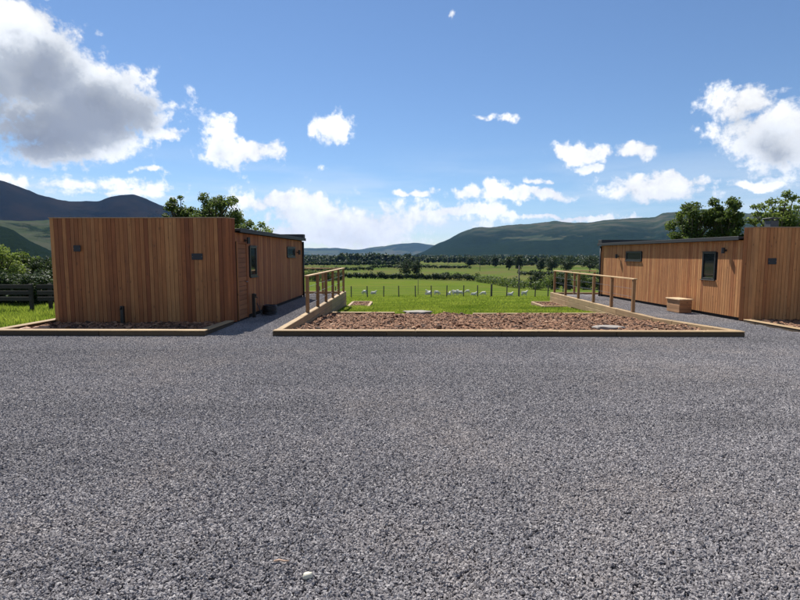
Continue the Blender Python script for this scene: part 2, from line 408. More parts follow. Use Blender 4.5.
# gravel sheets
def sheet(name, x0, x1, y0, y1, zf, m, label, step=.4):
    xs = np.linspace(x0, x1, max(2, int((x1 - x0) / step) + 1)); ys = np.linspace(y0, y1, max(2, int((y1 - y0) / step) + 1))
    X, Y = np.meshgrid(xs, ys); Z = np.vectorize(zf)(X, Y)
    me = np_mesh(name, np.stack([X.ravel(), Y.ravel(), Z.ravel()], 1), grid_faces(len(xs), len(ys)), m, smooth=True)
    return tag(put(name, me), label, kind='structure')
sheet('gravel_yard', -45, 45, -30, 10.6, lambda x, y: -.014, GRAVELB, 'wide grey gravel yard in front of both cabins', 1.0)
sheet('gravel_path', -4.4, WL - .06, 10.45, YL - .02, lambda x, y: -.008, GRAVELB, 'gravel path beside the left cabin')
sheet('gravel_path', WR + .06, 14.2, 10.45, YR - .02, lambda x, y: float(zr(y)) - .008, GRAVELB, 'gravel path beside the right cabin')

# ---- geometry-node gravel: tiles of real stones
def gn(name):
    g = bpy.data.node_groups.new(name, 'GeometryNodeTree'); g.is_modifier = True
    g.interface.new_socket('Geometry', in_out='INPUT', socket_type='NodeSocketGeometry')
    g.interface.new_socket('Geometry', in_out='OUTPUT', socket_type='NodeSocketGeometry')
    i = g.nodes.new('NodeGroupInput'); o = g.nodes.new('NodeGroupOutput'); return g, i.outputs[0], o.inputs[0]
def rnd(g, typ, lo, hi, seed):
    n = g.nodes.new('FunctionNodeRandomValue'); n.data_type = typ
    ins = [s for s in n.inputs if s.enabled]
    ins[0].default_value = lo; ins[1].default_value = hi; n.inputs['Seed'].default_value = seed
    return [s for s in n.outputs if s.enabled][0]
def stone_variants(g, k, amp, flat, subdiv=1):
    j = g.nodes.new('GeometryNodeJoinGeometry')
    for q in range(k):
        ic = g.nodes.new('GeometryNodeMeshIcoSphere'); ic.inputs['Radius'].default_value = 1; ic.inputs['Subdivisions'].default_value = subdiv
        sp = g.nodes.new('GeometryNodeSetPosition'); L(g, ic.outputs[0], sp.inputs[0])
        L(g, rnd(g, 'FLOAT_VECTOR', (-amp,) * 3, (amp,) * 3, 31 + q), sp.inputs['Offset'])
        tr = g.nodes.new('GeometryNodeTransform'); tr.inputs['Scale'].default_value = (1.25 - .1 * (q % 3), .95, flat); L(g, sp.outputs[0], tr.inputs[0])
        gi = g.nodes.new('GeometryNodeGeometryToInstance'); L(g, tr.outputs[0], gi.inputs[0]); L(g, gi.outputs[0], j.inputs[0])
    return j.outputs[0]
def scatter(g, surf, inst, density, smin, smax, seed, mat_, tilt=.6, zoff=0.0):
    d = g.nodes.new('GeometryNodeDistributePointsOnFaces'); L(g, surf, d.inputs['Mesh']); d.inputs['Density'].default_value = density; d.inputs['Seed'].default_value = seed
    ip = g.nodes.new('GeometryNodeInstanceOnPoints'); L(g, d.outputs[0], ip.inputs['Points']); L(g, inst, ip.inputs['Instance']); ip.inputs['Pick Instance'].default_value = True
    L(g, rnd(g, 'INT', 0, 1000, seed + 1), ip.inputs['Instance Index'])
    L(g, rnd(g, 'FLOAT_VECTOR', (-tilt, -tilt, 0), (tilt, tilt, 6.283), seed + 2), ip.inputs['Rotation'])
    L(g, rnd(g, 'FLOAT', smin, smax, seed + 3), ip.inputs['Scale'])
    st = g.nodes.new('GeometryNodeStoreNamedAttribute'); st.data_type = 'FLOAT'; st.domain = 'INSTANCE'; st.inputs['Name'].default_value = 'tone'
    L(g, ip.outputs[0], st.inputs[0]); vs = [s for s in st.inputs if s.enabled and s.name == 'Value'][0]; L(g, rnd(g, 'FLOAT', 0.0, 1.0, seed + 4), vs)
    out = st.outputs[0]
    tr = g.nodes.new('GeometryNodeTranslateInstances'); L(g, out, tr.inputs[0])
    tv = g.nodes.new('ShaderNodeCombineXYZ'); L(g, rnd(g, 'FLOAT', zoff - smin * .5, zoff + smin * .5, seed + 5), tv.inputs[2]); L(g, tv.outputs[0], tr.inputs['Translation'])
    tr.inputs['Local Space'].default_value = False
    rl = g.nodes.new('GeometryNodeRealizeInstances'); L(g, tr.outputs[0], rl.inputs[0])
    sm = g.nodes.new('GeometryNodeSetMaterial'); sm.inputs['Material'].default_value = mat_; L(g, rl.outputs[0], sm.inputs[0])
    return sm.outputs[0]
TILE = .8
g, gin, gout = gn('gravel_tiles')
var = stone_variants(g, 6, .38, .66)
jt = g.nodes.new('GeometryNodeJoinGeometry')
for q in range(5):
    gr_ = g.nodes.new('GeometryNodeMeshGrid'); gr_.inputs[0].default_value = TILE * 1.02; gr_.inputs[1].default_value = TILE * 1.02; gr_.inputs[2].default_value = 2; gr_.inputs[3].default_value = 2
    s_ = scatter(g, gr_.outputs[0], var, 10500, .0053, .0120, 100 + 17 * q, GRAVEL, 1.4, -.004)
    gi = g.nodes.new('GeometryNodeGeometryToInstance'); L(g, s_, gi.inputs[0]); L(g, gi.outputs[0], jt.inputs[0])
ip = g.nodes.new('GeometryNodeInstanceOnPoints'); L(g, gin, ip.inputs['Points']); L(g, jt.outputs[0], ip.inputs['Instance']); ip.inputs['Pick Instance'].default_value = True
L(g, rnd(g, 'INT', 0, 1000, 5), ip.inputs['Instance Index'])
rz_ = g.nodes.new('ShaderNodeMath'); rz_.operation = 'MULTIPLY'; rz_.inputs[1].default_value = math.pi / 2; L(g, rnd(g, 'INT', 0, 3, 6), rz_.inputs[0])
rc = g.nodes.new('ShaderNodeCombineXYZ'); L(g, rz_.outputs[0], rc.inputs[2]); L(g, rc.outputs[0], ip.inputs['Rotation'])
L(g, ip.outputs[0], gout)
tiles = []
for iy in range(14):
    y = KY - .02 - TILE * (iy + .5)
    for ix in range(-13, 23):
        x = -4.25 + TILE * (ix + .5)
        if abs(x) < 14: tiles.append((x, y, 0))
for iy in range(15):
    y = KY - .02 + TILE * (iy + .5)
    if y < YL - .4:
        for ix in (0, 1): tiles.append((-4.25 + TILE * (ix + .5), y, .0))
    if y < YR - .4:
        tiles += [(WR + .12 + TILE * (ix + .5), y, float(zr(y))) for ix in range(3)]
me = bpy.data.meshes.new('gravel'); me.from_pydata(tiles, [], [])
gv = put('gravel', me); tag(gv, 'loose grey crushed stones covering the yard and paths', 'gravel', kind='stuff')
md = gv.modifiers.new('stones', 'NODES'); md.node_group = g

# ------------------------------------------------------------------ hills
def hill(name, label, pts, dist, dfront, dback, m, rough, seed, base=-12, nx=260, ny=56):
    xs = [p[0] for p in pts]; ys = [p[1] for p in pts]
    px = np.linspace(xs[0], xs[-1], nx); py = np.interp(px, xs, ys)
    k = np.array([.25, .5, .25]); py = np.convolve(np.pad(py, 1, mode='edge'), k, 'valid') + np.array([.9 * mnoise.fractal(Vector((q * .045 + seed, seed, 0)), .8, 2.0, 5) for q in px])
    V = np.zeros((ny, nx, 3))
    tt = np.linspace(0, 1.45, ny)
    for i in range(nx):
        d = ray(px[i], py[i]); hz = math.hypot(d.x, d.y); ux, uy = d.x / hz, d.y / hz
        H = CAM_H + dist * d.z / hz - base
        for j, t in enumerate(tt):
            r = dist - dfront * (1 - t) if t <= 1 else dist + dback * (t - 1) / .45
            x, y = ux * r, uy * r
            prof = (math.sin(math.pi * (min(t, 1) - .5)) + 1) / 2
            prof = .45 * prof + .55 * min(t, 1) ** 1.25
            if t > 1: prof = 1 - ((t - 1) / .45) ** 1.5 * .8
            nn = mnoise.fractal(Vector((x * rough + seed, y * rough, seed)), .95, 2.1, 6)
            rg = 1 - abs(mnoise.fractal(Vector((x * rough * .7 - seed, y * rough * .7, 3.1)), 1.0, 2.0, 4)) * 2
            w = max(0.0, min(t, 1) * (1 - min(t, 1))) * 4
            ww = w if t <= 1 else 0
            fine = mnoise.noise(Vector((x * rough * 9, y * rough * 9, seed))) * .010
            V[j, i] = (x, y, base + H * (prof + ww * (.17 * nn + .12 * rg - .09) + fine * min(t, 1)))
    me = np_mesh(name, V.reshape(-1, 3), grid_faces(nx, ny), m, smooth=True)
    return tag(put(name, me), label, kind='structure')
HILLR = hill_mat('wooded_fell', (.012, .022, .012), (.030, .044, .024), (.068, .068, .044), .0019, .42, (175, 310))
HILLF = hill_mat('far_fell', (.028, .042, .022), (.06, .075, .035), (.07, .07, .04), .001, .5)
HILLL = hill_mat('shade_darkened_heather', (.006, .010, .010), (.011, .013, .012), (.020, .018, .014), .0012, .55)  # cloud shade over the left ridge is put into these dark heather tones
HILLP = hill_mat('pasture_slope', (.016, .026, .012), (.040, .052, .026), (.056, .060, .038), .0035, .58)
HILLW = hill_mat('wooded_spur', (.010, .018, .009), (.026, .036, .016), (.034, .038, .02), .006, .36)
hill('hill', 'far hazy blue hills at the head of the valley', [(150, 252), (240, 250), (306, 248), (338, 248), (360, 250), (368, 248), (382, 246), (400, 243.6), (418, 243), (432, 244.5), (450, 246), (520, 244), (650, 240), (900, 244)],
     9800, 1500, 1200, HILLF, .0008, 3.0)
hill('hill', 'long dark wooded fell rising to the right of the valley', [(405, 258), (425, 251), (437, 244), (447, 240), (460, 232.5), (475, 227.5), (490, 227.5), (507, 225), (530, 223.7), (540, 222.5), (555, 220.5), (562, 222), (575, 222.5), (590, 222), (616, 219), (655, 217), (663, 213), (679, 211), (703, 209), (747, 213), (800, 210), (900, 205), (1050, 215)],
     4300, 1900, 1200, HILLR, .0011, 9.0, nx=420, ny=90)
hill('hill', 'high dark blue mountain ridge behind the left cabin', [(-160, 150), (-80, 160), (0, 180), (20, 187), (40, 195), (60, 200), (75, 201.5), (100, 200.5), (110, 197), (120, 195), (133, 194), (145, 198), (160, 205), (180, 214), (215, 230), (250, 244), (290, 258)],
     3300, 1300, 900, HILLL, .0010, 5.0)
hill('hill', 'pale green pasture slope below the dark mountain', [(-160, 212), (-60, 214), (0, 220), (25, 221), (48, 220), (80, 222), (120, 230), (180, 244), (240, 258)],
     2000, 1000, 700, HILLP, .0022, 6.0)
hill('hill', 'dark wooded spur at the foot of the pasture slope', [(-160, 214), (-60, 220), (0, 226), (15, 231), (30, 241), (50, 250), (75, 257), (90, 260)],
     1300, 500, 600, HILLW, .004, 2.0)

# ------------------------------------------------------------------ cabins
BW, BT = .100, .022
_bm = {}
def board_mesh(w, h, m=None):
    key = (round(w, 3), round(h, 3), m and m.name)
    if key not in _bm:
        c = .004; gap = .0035; a, b2, t = gap, w - gap, BT
        prof = [(a, 0), (b2, 0), (b2, t - c), (b2 - c, t), (a + c, t), (a, t - c)]
        v = [(x, y, 0) for x, y in prof] + [(x, y, h) for x, y in prof]
        f = [tuple(range(5, -1, -1)), tuple(range(6, 12))] + [(i, (i + 1) % 6, (i + 1) % 6 + 6, i + 6) for i in range(6)]
        _bm[key] = MB().add(v, f).mesh('board', m or CEDAR)
    return _bm[key]
def clad(parent, P, Q, z0, z1, openings=(), m=None):
    """vertical boards from P to Q (plan points, outside on the left hand); openings (u0,u1,z0,z1)"""
    P = Vector(P); Q = Vector(Q); d = Q - P; ln = d.length; a = math.atan2(d.y, d.x); d.normalize()
    n = max(1, round(ln / BW)); w = ln / n
    for i in range(n):
        u = i * w; segs = [(z0, z1)]
        for (a0, a1, b0, b1) in openings:
            if u + w > a0 + .004 and u < a1 - .004:
                segs = [s for (s0, s1) in segs for s in ((s0, min(s1, b0)), (max(s0, b1), s1)) if s[1] - s[0] > .02]
        for s0, s1 in segs:
            o = put('board', board_mesh(w, s1 - s0, m), parent, (P.x + d.x * u, P.y + d.y * u, s0), a)
CL, CWID = 8.05, 4.46             # cabin length and width
HG, HR = 2.60, 2.36               # parapet and roof heights
CH, CD = .12, .30                 # splayed return at the inner front corner
def cabin(loc, rz, s, label, door, CL=8.05):
    """local plan: inner side wall on x=0 facing +x (s=1) or -x (s=-1), front on y=0"""
    root = empty('cabin', loc, rz, label, 'cabin', 'timber cabins')
    def pt(x, y): return (x * s, y)
    i = BT
    # core of the walls (inside the boards)
    plan = [pt(-i, CD + .006), pt(-i, CL - i), pt(-CWID + i, CL - i), pt(-CWID + i, i), pt(-CH - i * .9, i)]
    mb = MB(); n = len(plan)
    mb.add([(x, y, -.25) for x, y in plan] + [(x, y, HR - .10) for x, y in plan], [tuple(range(n)), tuple(range(n, 2 * n))] + [(k, (k + 1) % n, (k + 1) % n + n, k + n) for k in range(n)])
    wall = mb.obj('wall', CORE, root)
    # parapet box behind the gable
    plan2 = [pt(-i, CD - .004), pt(-CWID + i, CD - .004), pt(-CWID + i, i + .001), pt(-CH - i * .9, i + .001)]
    MB().add([(x, y, HR - .12) for x, y in plan2] + [(x, y, HG - .012) for x, y in plan2], [(0, 1, 2, 3), (4, 5, 6, 7)] + [(k, (k + 1) % 4, (k + 1) % 4 + 4, k + 4) for k in range(4)]).obj('parapet', CORE, root)
    trim = [pt(.004, CD + .012), pt(-CWID - .012, CD + .012), pt(-CWID - .012, -.016), pt(-CH + .004, -.016)]
    MB().add([(x, y, HG - .008) for x, y in trim] + [(x, y, HG + .014) for x, y in trim], [(0, 1, 2, 3), (4, 5, 6, 7)] + [(k, (k + 1) % 4, (k + 1) % 4 + 4, k + 4) for k in range(4)]).obj('parapet_cap', CAPM, root)
    MB().box((-.05, 0, -.25), (.05, .01, .0)) # noqa (plinth below)
    def ordered(p, q, out):
        d = (q[0] - p[0], q[1] - p[1]); lf = (-d[1], d[0])
        return (p, q) if lf[0] * out[0] + lf[1] * out[1] > 0 else (q, p)
    def wallrun(p, q, out, z0, z1, ops=()):
        P, Q = ordered(p, q, out)
        # inset so that the boards' outer faces lie on the plan line
        nx_, ny_ = -(Q[1] - P[1]), Q[0] - P[0]; l_ = math.hypot(nx_, ny_)
        P2 = (P[0] - nx_ / l_ * BT, P[1] - ny_ / l_ * BT); Q2 = (Q[0] - nx_ / l_ * BT, Q[1] - ny_ / l_ * BT)
        if ops:
            flip = (P != p); ln = math.hypot(q[0] - p[0], q[1] - p[1])
            ops = [((ln - b, ln - a) if flip else (a, b)) + (z_0, z_1) for a, b, z_0, z_1 in ops]
        clad(wall, P2, Q2, z0, z1, ops, CEDARD if door else CEDAR)
    WINS = [(1.38, 1.98, 1.10, 1.94), (5.55, 6.75, 1.62, 1.98)]
    DOOR = (.36, 1.12, .04, 2.04)
    ops = [(a - CD, b - CD, c, d) for a, b, c, d in WINS]
    if door: ops.append((DOOR[0] - CD, DOOR[1] - CD, DOOR[2], DOOR[3]))
    wallrun(pt(0, CD), pt(0, CL), (s, 0), .10, HR - .10, ops)
    wallrun(pt(-CH, 0), pt(0, CD - .004), (s * .9, -.4), .03, HG - .01)
    wallrun(pt(-CH, 0), pt(-CWID, 0), (0, -1), .03, HG - .01)
    wallrun(pt(-CWID, 0), pt(-CWID, CL), (-s, 0), .06, HR - .10)
    wallrun(pt(0, CL), pt(-CWID, CL), (0, 1), .06, HR - .10)
    # roof
    x0, x1 = sorted((.13 * s, (-CWID - .13) * s))
    rf = MB().box((x0, CD + .016, HR - .06), (x1, CL + .10, HR), .006).obj('roof', ROOFM, root)
    for xa in (.13 * s, (-CWID - .13) * s):
        q = 1 if xa > (x0 + x1) / 2 else -1
        a_, b_ = sorted((xa + q * .002, xa - q * .022))
        MB().box((a_, CD + .02, HR - .095), (b_, CL + .11, HR + .012), .003).obj('fascia', ROOFM, rf)
    MB().box((x0 + .002, CL + .102, HR - .09), (x1 - .002, CL + .125, HR + .012), .003).obj('fascia', ROOFM, rf)
    up = MB().box((x0 + .03, CL - .25, HR + .002), (x1 - .03, CL + .09, HR + .165), .006).obj('rear_upstand', ROOFM, root)
    MB().tube([(.045 * s, CL - .06, -.02), (.045 * s, CL - .06, HR - .13)], [.038, .038], 10).obj('downpipe', BLACK, root, True)
    # windows
    for (a, b, c, d) in WINS:
        def bx(x_0, x_1, y0, y1, z0, z1, ch=0.0):
            q0, q1 = sorted((x_0 * s, x_1 * s)); return MB().box((q0, y0, z0), (q1, y1, z1), ch)
        w = bx(-.021, .016, a, a + .055, c, d, .003)
        for (y0, y1, z0, z1) in ((b - .055, b, c, d), (a + .055, b - .055, c, c + .055), (a + .055, b - .055, d - .05, d)):
            q = bx(-.021, .016, y0, y1, z0, z1, .003); w.add(q.v, q.f)
        wo_ = w.obj('window', FRAME, root)
        bx(-.02, -.010, a + .055, b - .055, c + .055, d - .05).obj('pane', GLASS, wo_)
        bx(-.015, .045, a - .03, b + .03, c - .026, c - .002, .004).obj('sill', FRAME, wo_)
        bx(-.015, .034, a - .02, b + .02, d + .002, d + .018, .003).obj('drip_rail', FRAME, wo_)
    for (y, z) in ((1.0 if door else .95, 2.08 if door else 1.98), (7.05 if door else 7.35, 1.80)):
        lp = MB().tube([(.004 * s, y, z), (.03 * s, y, z)], [.035, .03], 10).obj('wall_lamp', BLACK, root, True)
        MB().tube([(.10 * s, y, z - .085), (.10 * s, y, z + .085)], [.045, .045], 12).obj('lamp_barrel', BLACK, lp, False)
        MB().tube([(.028 * s, y, z), (.07 * s, y, z)], [.014, .014], 8).obj('lamp_arm', BLACK, lp, False)
    if door:
        a, b, c, d = DOOR
        q0, q1 = sorted((-.021 * s, -.012 * s))
        dr = MB().box((q0, a, c), (q1, b, d)).obj('door', CORE, root)
        for (y0, y1, z0, z1) in ((a, a + .05, c, d), (b - .05, b, c, d), (a + .05, b - .05, d - .05, d)):
            q0, q1 = sorted((-.012 * s, .020 * s)); MB().box((q0, y0, z0), (q1, y1, z1), .003).obj('door_frame', CEDARD, dr)
        k = 16; hh = (d - .052 - c - .01) / k
        q0, q1 = sorted((-.012 * s, .004 * s))
        pm = None
        for j in range(k):
            if pm is None:
                pm = MB().box((q0, 0, .003), (q1, b - a - .108, hh - .003), .003).mesh('plank', wood_mat('door_cedar', [(0, (.18, .066, .022)), (.5, (.22, .085, .029)), (1, (.25, .105, .037))], 'Y'))
            put('plank', pm, dr, (0, a + .054, c + .01 + j * hh))
        MB().tube([(.006 * s, b - .11, 1.0), (.05 * s, b - .11, 1.0), (.05 * s, b - .22, 1.0)], [.01, .01, .01], 8).obj('handle', STEEL, dr, True)
    return root
LCAB = (-4.23, 12.2, 0.0)
RCAB = (9.40, 13.75, -.15); RROT = R(3.6)
cabin(LCAB, R(-.6), 1, 'left cedar-clad cabin with a door of horizontal planks in its side wall', True)
rcab = cabin(RCAB, RROT, -1, 'right cedar-clad cabin with a grey metal flue on its roof and a box bench', False, 9.0)
# flue of the right cabin
FLUEM = plain('flue_metal', (.06, .065, .075), .55)
fl = MB().box((1.02, .62, HR - .01), (1.26, .86, HR + .46), .008).obj('flue_box', FLUEM, rcab)
MB().box((.98, .58, HR + .52), (1.30, .90, HR + .545), .006).obj('flue_cap', FLUEM, fl)
for x_, y_ in ((1.04, .64), (1.225, .64), (1.04, .825), (1.225, .825)):
    MB().box((x_, y_, HR + .455), (x_ + .015, y_ + .015, HR + .525)).obj('flue_stay', FLUEM, fl)
def rc(x, y, z=0):
    c, s_ = math.cos(RROT), math.sin(RROT); return (RCAB[0] + c * x - s_ * y, RCAB[1] + s_ * x + c * y, RCAB[2] + z)

# name signs on the gables
def name_sign(loc, rz, w, h, label):
    r = empty('name_sign', loc, rz, label, 'sign')
    MB().box((-w / 2, -.014, -h / 2), (w / 2, -.001, h / 2), .003).obj('slate', SLATE, r)
    for q in (-1, 1): MB().tube([(q * w * .42, -.013, 0), (q * w * .42, -.019, 0)], [.007, .006], 8).obj('screw', STEEL, r)
    return r
name_sign((LCAB[0] - .84, LCAB[1], 1.66), 0, .27, .155, 'small dark slate sign near the door end of the left cabin gable')
name_sign((LCAB[0] - 3.78, LCAB[1], 1.86), 0, .17, .15, 'small square black plate near the meadow end of the left cabin gable')
name_sign(rc(.62, 0, 1.68), RROT, .24, .17, 'small dark slate sign on the gable of the right cabin')

# water standpipes, hose, bench
def standpipe(loc, h, label, rz=0):
    r = empty('standpipe', loc, rz, label, 'standpipe')
    MB().box((-.04, -.04, 0), (.04, .04, h), .008).obj('post', BLACK, r)
    MB().tube([(0, -.04, h * .85), (0, -.09, h * .85), (0, -.10, h * .80)], [.014, .014, .012], 8).obj('spout', BLACK, r, True)
    MB().tube([(0, -.055, h * .87), (0, -.055, h * .97)], [.008, .022], 8).obj('tap', BLACK, r, True)
standpipe((LCAB[0] - 2.68, LCAB[1] - .12, .02), .44, 'short black standpipe against the left cabin gable')
standpipe((LCAB[0] + .12, LCAB[1] + 1.3, 0), .66, 'tall black standpipe beside the plank door', R(90))
hz_ = empty('garden_hose', (LCAB[0] + .32, LCAB[1] + 2.15, 0), 0, 'black coiled hose on the gravel against the left cabin', 'hose')
for k in range(6):
    rr = .20 - .010 * (k % 3); cz = .03 + .042 * k
    MB().tube([(rr * math.cos(q * .2618) , rr * math.sin(q * .2618) * 1.2, cz + .006 * math.sin(q + k)) for q in range(25)], [.021] * 25, 8, False).obj('coil', BLACK, hz_, True)
MB().tube([(.2, 0, .03), (.24, -.2, .02), (.12, -.5, .02), (-.02, -.72, .05), (-.14, -.78, .4)], [.012] * 5, 8).obj('tail', BLACK, hz_, True)

bn = empty('box_bench', rc(-.36, 2.5, 0), RROT, 'low box bench of cedar boards against the right cabin', 'bench')
for q in range(4):
    MB().box((-.20, -.34 + .002, .02 + q * .1), (-.178, .34 - .002, .115 + q * .1), .003).obj('panel_board', wood_mat('bench_cedar%d' % q, [(0, (.30, .16, .075)), (1, (.40, .22, .11))], 'Y'), bn)
    for yy_ in (-.34, .318): MB().box((-.176, yy_, .02 + q * .1), (.20, yy_ + .022, .115 + q * .1), .003).obj('end_board', CEDARH, bn)
for q in range(4): MB().box((-.235 + q * .115, -.385, .418), (-.125 + q * .115, .385, .455), .005).obj('seat_plank', wood_mat('seat_cedar%d' % q, [(0, (.44, .30, .17)), (1, (.5, .34, .2))], 'Y'), bn)

# ------------------------------------------------------------------ sleeper walls, edgings and beds
def run_sleepers(root, P, Q, ztop0, ztop1, h, th, ln=2.4, name='sleeper', m=None, stag=0.0):
    """row of timbers from P to Q (centre line); tops follow ztop0..ztop1"""
    P = Vector(P); Q = Vector(Q); d = Q - P; tot = d.length; a = math.atan2(d.y, d.x); d.normalize()
    cuts = [0.0]; u = stag if stag > .3 else ln
    while u < tot - .35: cuts.append(u); u += ln
    cuts.append(tot)
    for c0, c1 in zip(cuts[:-1], cuts[1:]):
        z0 = ztop0 + (ztop1 - ztop0) * c0 / tot; z1 = ztop0 + (ztop1 - ztop0) * c1 / tot
        me = MB().box((0, -th / 2, -h), (c1 - c0 - .006, th / 2, 0), .010).mesh(name, m or SLEEPER)
        o = put(name, me, root, (P.x + d.x * c0, P.y + d.y * c0, z0 + rng.uniform(-.004, .004)))
        o.rotation_euler = (0, -math.atan2(z1 - z0, c1 - c0), a + rng.uniform(-.002, .002))
def rwall(label, x, s, yend, segs, far_x):
    r = empty('retaining_wall', (0, 0, 0), 0, label, 'retaining wall', 'sleeper walls along the paths')
    xm = x + s * .075
    for c in range(5):
        dz = .2 * c
        for (y0, z0), (y1, z1) in zip(segs[:-1], segs[1:]):
            # a course is only built where the ground is lower than its top
            ys = y0
            while ys < y1 and float(zc(ys)) + .05 > z0 + (z1 - z0) * (ys - y0) / (y1 - y0) - dz and c > 0: ys += .4
            if y1 - ys > .5:
                za = z0 + (z1 - z0) * (ys - y0) / (y1 - y0)
                run_sleepers(r, (xm - s * .003 * c, ys), (xm - s * .003 * c, y1), za - dz, z1 - dz, .197, .15, 2.4, stag=1.2 * (c % 2))
        z1 = segs[-1][1]
        run_sleepers(r, (x + s * .155, yend - .075), (far_x, yend - .075), z1 - dz - .004, z1 - dz - .004, .197, .14, 2.4)
    return r
rwall('sleeper wall holding the path beside the plank-door cabin', WL, -1, YL, [(KY + .21, .118), (YL, .10)], -4.6)
rwall('sleeper wall holding the path that leads past the box bench', WR, 1, YR, [(KY + .21, .115), (14.0, -.05), (YR, -.07)], 10.2)
def edging(label, segs, group=None, h=.16):
    r = empty('bed_edging', (0, 0, 0), 0, label, 'edging', group)
    for P, Q, z0, z1 in segs:
        run_sleepers(r, P, Q, z0 - .027, z1 - .027, h, .17, m=SLEEPERD)
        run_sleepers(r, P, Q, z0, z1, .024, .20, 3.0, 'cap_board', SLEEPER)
    return r
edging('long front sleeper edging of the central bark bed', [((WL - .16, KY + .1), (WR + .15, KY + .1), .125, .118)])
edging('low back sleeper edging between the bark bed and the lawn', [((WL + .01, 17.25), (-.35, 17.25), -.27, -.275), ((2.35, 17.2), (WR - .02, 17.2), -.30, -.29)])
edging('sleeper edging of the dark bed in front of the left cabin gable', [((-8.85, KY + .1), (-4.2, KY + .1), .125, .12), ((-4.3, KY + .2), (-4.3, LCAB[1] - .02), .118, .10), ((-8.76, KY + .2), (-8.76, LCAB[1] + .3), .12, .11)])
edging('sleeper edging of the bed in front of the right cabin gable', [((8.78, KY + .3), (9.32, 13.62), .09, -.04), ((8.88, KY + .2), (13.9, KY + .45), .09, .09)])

def bed(name, label, x0, x1, y0, y1, zf, amp, step=.12, seed=1, dens=380, smax=.028, base=None, hd=0):
    xs = np.arange(x0, x1 + step, step); ys = np.arange(y0, y1 + step, step)
    xs[-1] = x1; ys[-1] = y1
    X, Y = np.meshgrid(xs, ys); Z = np.vectorize(zf)(X, Y) + amp * fbm(X, Y, 1.7, seed, 5) + amp * .6 * fbm(X, Y, 6, seed + 4, 3)
    me = np_mesh(name, np.stack([X.ravel(), Y.ravel(), Z.ravel()], 1), grid_faces(len(xs), len(ys)), SOIL, smooth=False)
    o = tag(put(name, me), label, kind='structure')
    g, gi_, go_ = gn(name + '_clods')
    var = stone_variants(g, 5, .45, .5)
    a_ = scatter(g, gi_, var, dens, .012, smax, seed * 7 + 3, BARK, .7, .0)
    b_ = scatter(g, gi_, var, dens * .07, smax, smax * 2.3, seed * 7 + 33, BARK, .5, .0)
    j = g.nodes.new('GeometryNodeJoinGeometry'); L(g, a_, j.inputs[0]); L(g, b_, j.inputs[0]); L(g, j.outputs[0], go_)
    c = put('bark_mulch', me.copy()); tag(c, label.replace('soil', 'bark chips and clods'), 'mulch', kind='stuff')
    c.modifiers.new('clods', 'NODES').node_group = g
    return o
bed('soil_bed', 'rough brown soil of the central bed', WL + .03, WR - .03, KY + .2, 17.12, lambda x, y: .035 - .37 * (y - 10.5) / 6.7, .075, seed=2)
bed('soil_bed', 'shaded soil of the bed by the left cabin', -8.66, -4.4, KY + .2, LCAB[1] + .01, lambda x, y: .045, .02, seed=5, dens=120, smax=.04)
bed('soil_bed', 'shaded soil of the bed by the right cabin', 9.42, 13.9, KY + .6, 14.0, lambda x, y: .02 - .03 * (y - 10.5), .02, seed=8, dens=60, smax=.04)
# two little square beds below the ends of the walls
def small_bed(x0, x1, y0, y1, z, label, what):
    r = empty('raised_bed', ((x0 + x1) / 2, (y0 + y1) / 2, z), 0, label, 'raised bed', 'small raised beds')
    w, d = (x1 - x0) / 2, (y1 - y0) / 2
    for (P, Q) in (((-w, -d), (w, -d)), ((-w, d), (w, d)), ((-w, -d + .07), (-w, d - .07)), ((w, -d + .07), (w, d - .07))):
        run_sleepers(r, P, Q, .15, .15, .26, .12, 3.0, 'board')
    xs = np.linspace(-w, w, 14); ys = np.linspace(-d, d, 16); X, Y = np.meshgrid(xs, ys); Z = .10 + .03 * fbm(X, Y, 3, z, 4)
    o = put('bark_fill', np_mesh('bark_fill', np.stack([X.ravel(), Y.ravel(), Z.ravel()], 1), grid_faces(14, 16), SOIL), r); o['kind'] = 'stuff'
    g, gi_, go_ = gn('fill'); L(g, gi_, g.nodes.new('GeometryNodeJoinGeometry').inputs[0]); j = g.nodes['Join Geometry']
    L(g, scatter(g, gi_, stone_variants(g, 4, .4, .4), 200, .012, .04, 3, BARK, .6), j.inputs[0]); L(g, j.outputs[0], go_)
    o.modifiers.new('chips', 'NODES').node_group = g
small_bed(WL + .12, -1.62, 21.75, 24.1, -.68, 'small timber-edged bark bed below the railing by the plank-door cabin', 0)
small_bed(5.95, 7.0, 21.3, 23.4, -.62, 'small timber-edged bark bed below the railing by the bench cabin', 1)
# loose slabs lying in and behind the bed
def slab(loc, w, d, h, rz, seed, label, m=SLABM, name='stone_slab', flat=.35):
    """weathered stone: a rounded, flattened, uneven lump"""
    bm = bmesh.new(); bmesh.ops.create_icosphere(bm, subdivisions=3, radius=.5)
    for v in bm.verts:
        c = v.co.copy(); n = c.normalized()
        k = 1 + .34 * mnoise.noise(n * 1.6 + Vector((seed, 0, 0))) + .12 * mnoise.noise(n * 4.5 + Vector((0, seed, 0)))
        z = math.copysign(abs(c.z * 2) ** flat, c.z) * .5 if flat < 1 else c.z
        v.co = Vector((c.x * w * k, c.y * d * k, z * h * (1 + .25 * mnoise.noise(n * 2.2 + Vector((0, 0, seed))))))
    me = bpy.data.meshes.new(name); bm.to_mesh(me); bm.free(); me.materials.append(m)
    me.polygons.foreach_set('use_smooth', [True] * len(me.polygons))
    o = put(name, me, None, loc, rz); return tag(o, label, 'stone')
slab((.45, 17.4, -.30), 1.0, .7, .10, .1, 3.3, 'flat grey stone slab at the gap in the back edging')
slab((4.75, 11.6, .018), .66, .42, .085, -.1, 8.1, 'flat pale stone slab lying in the bark bed')
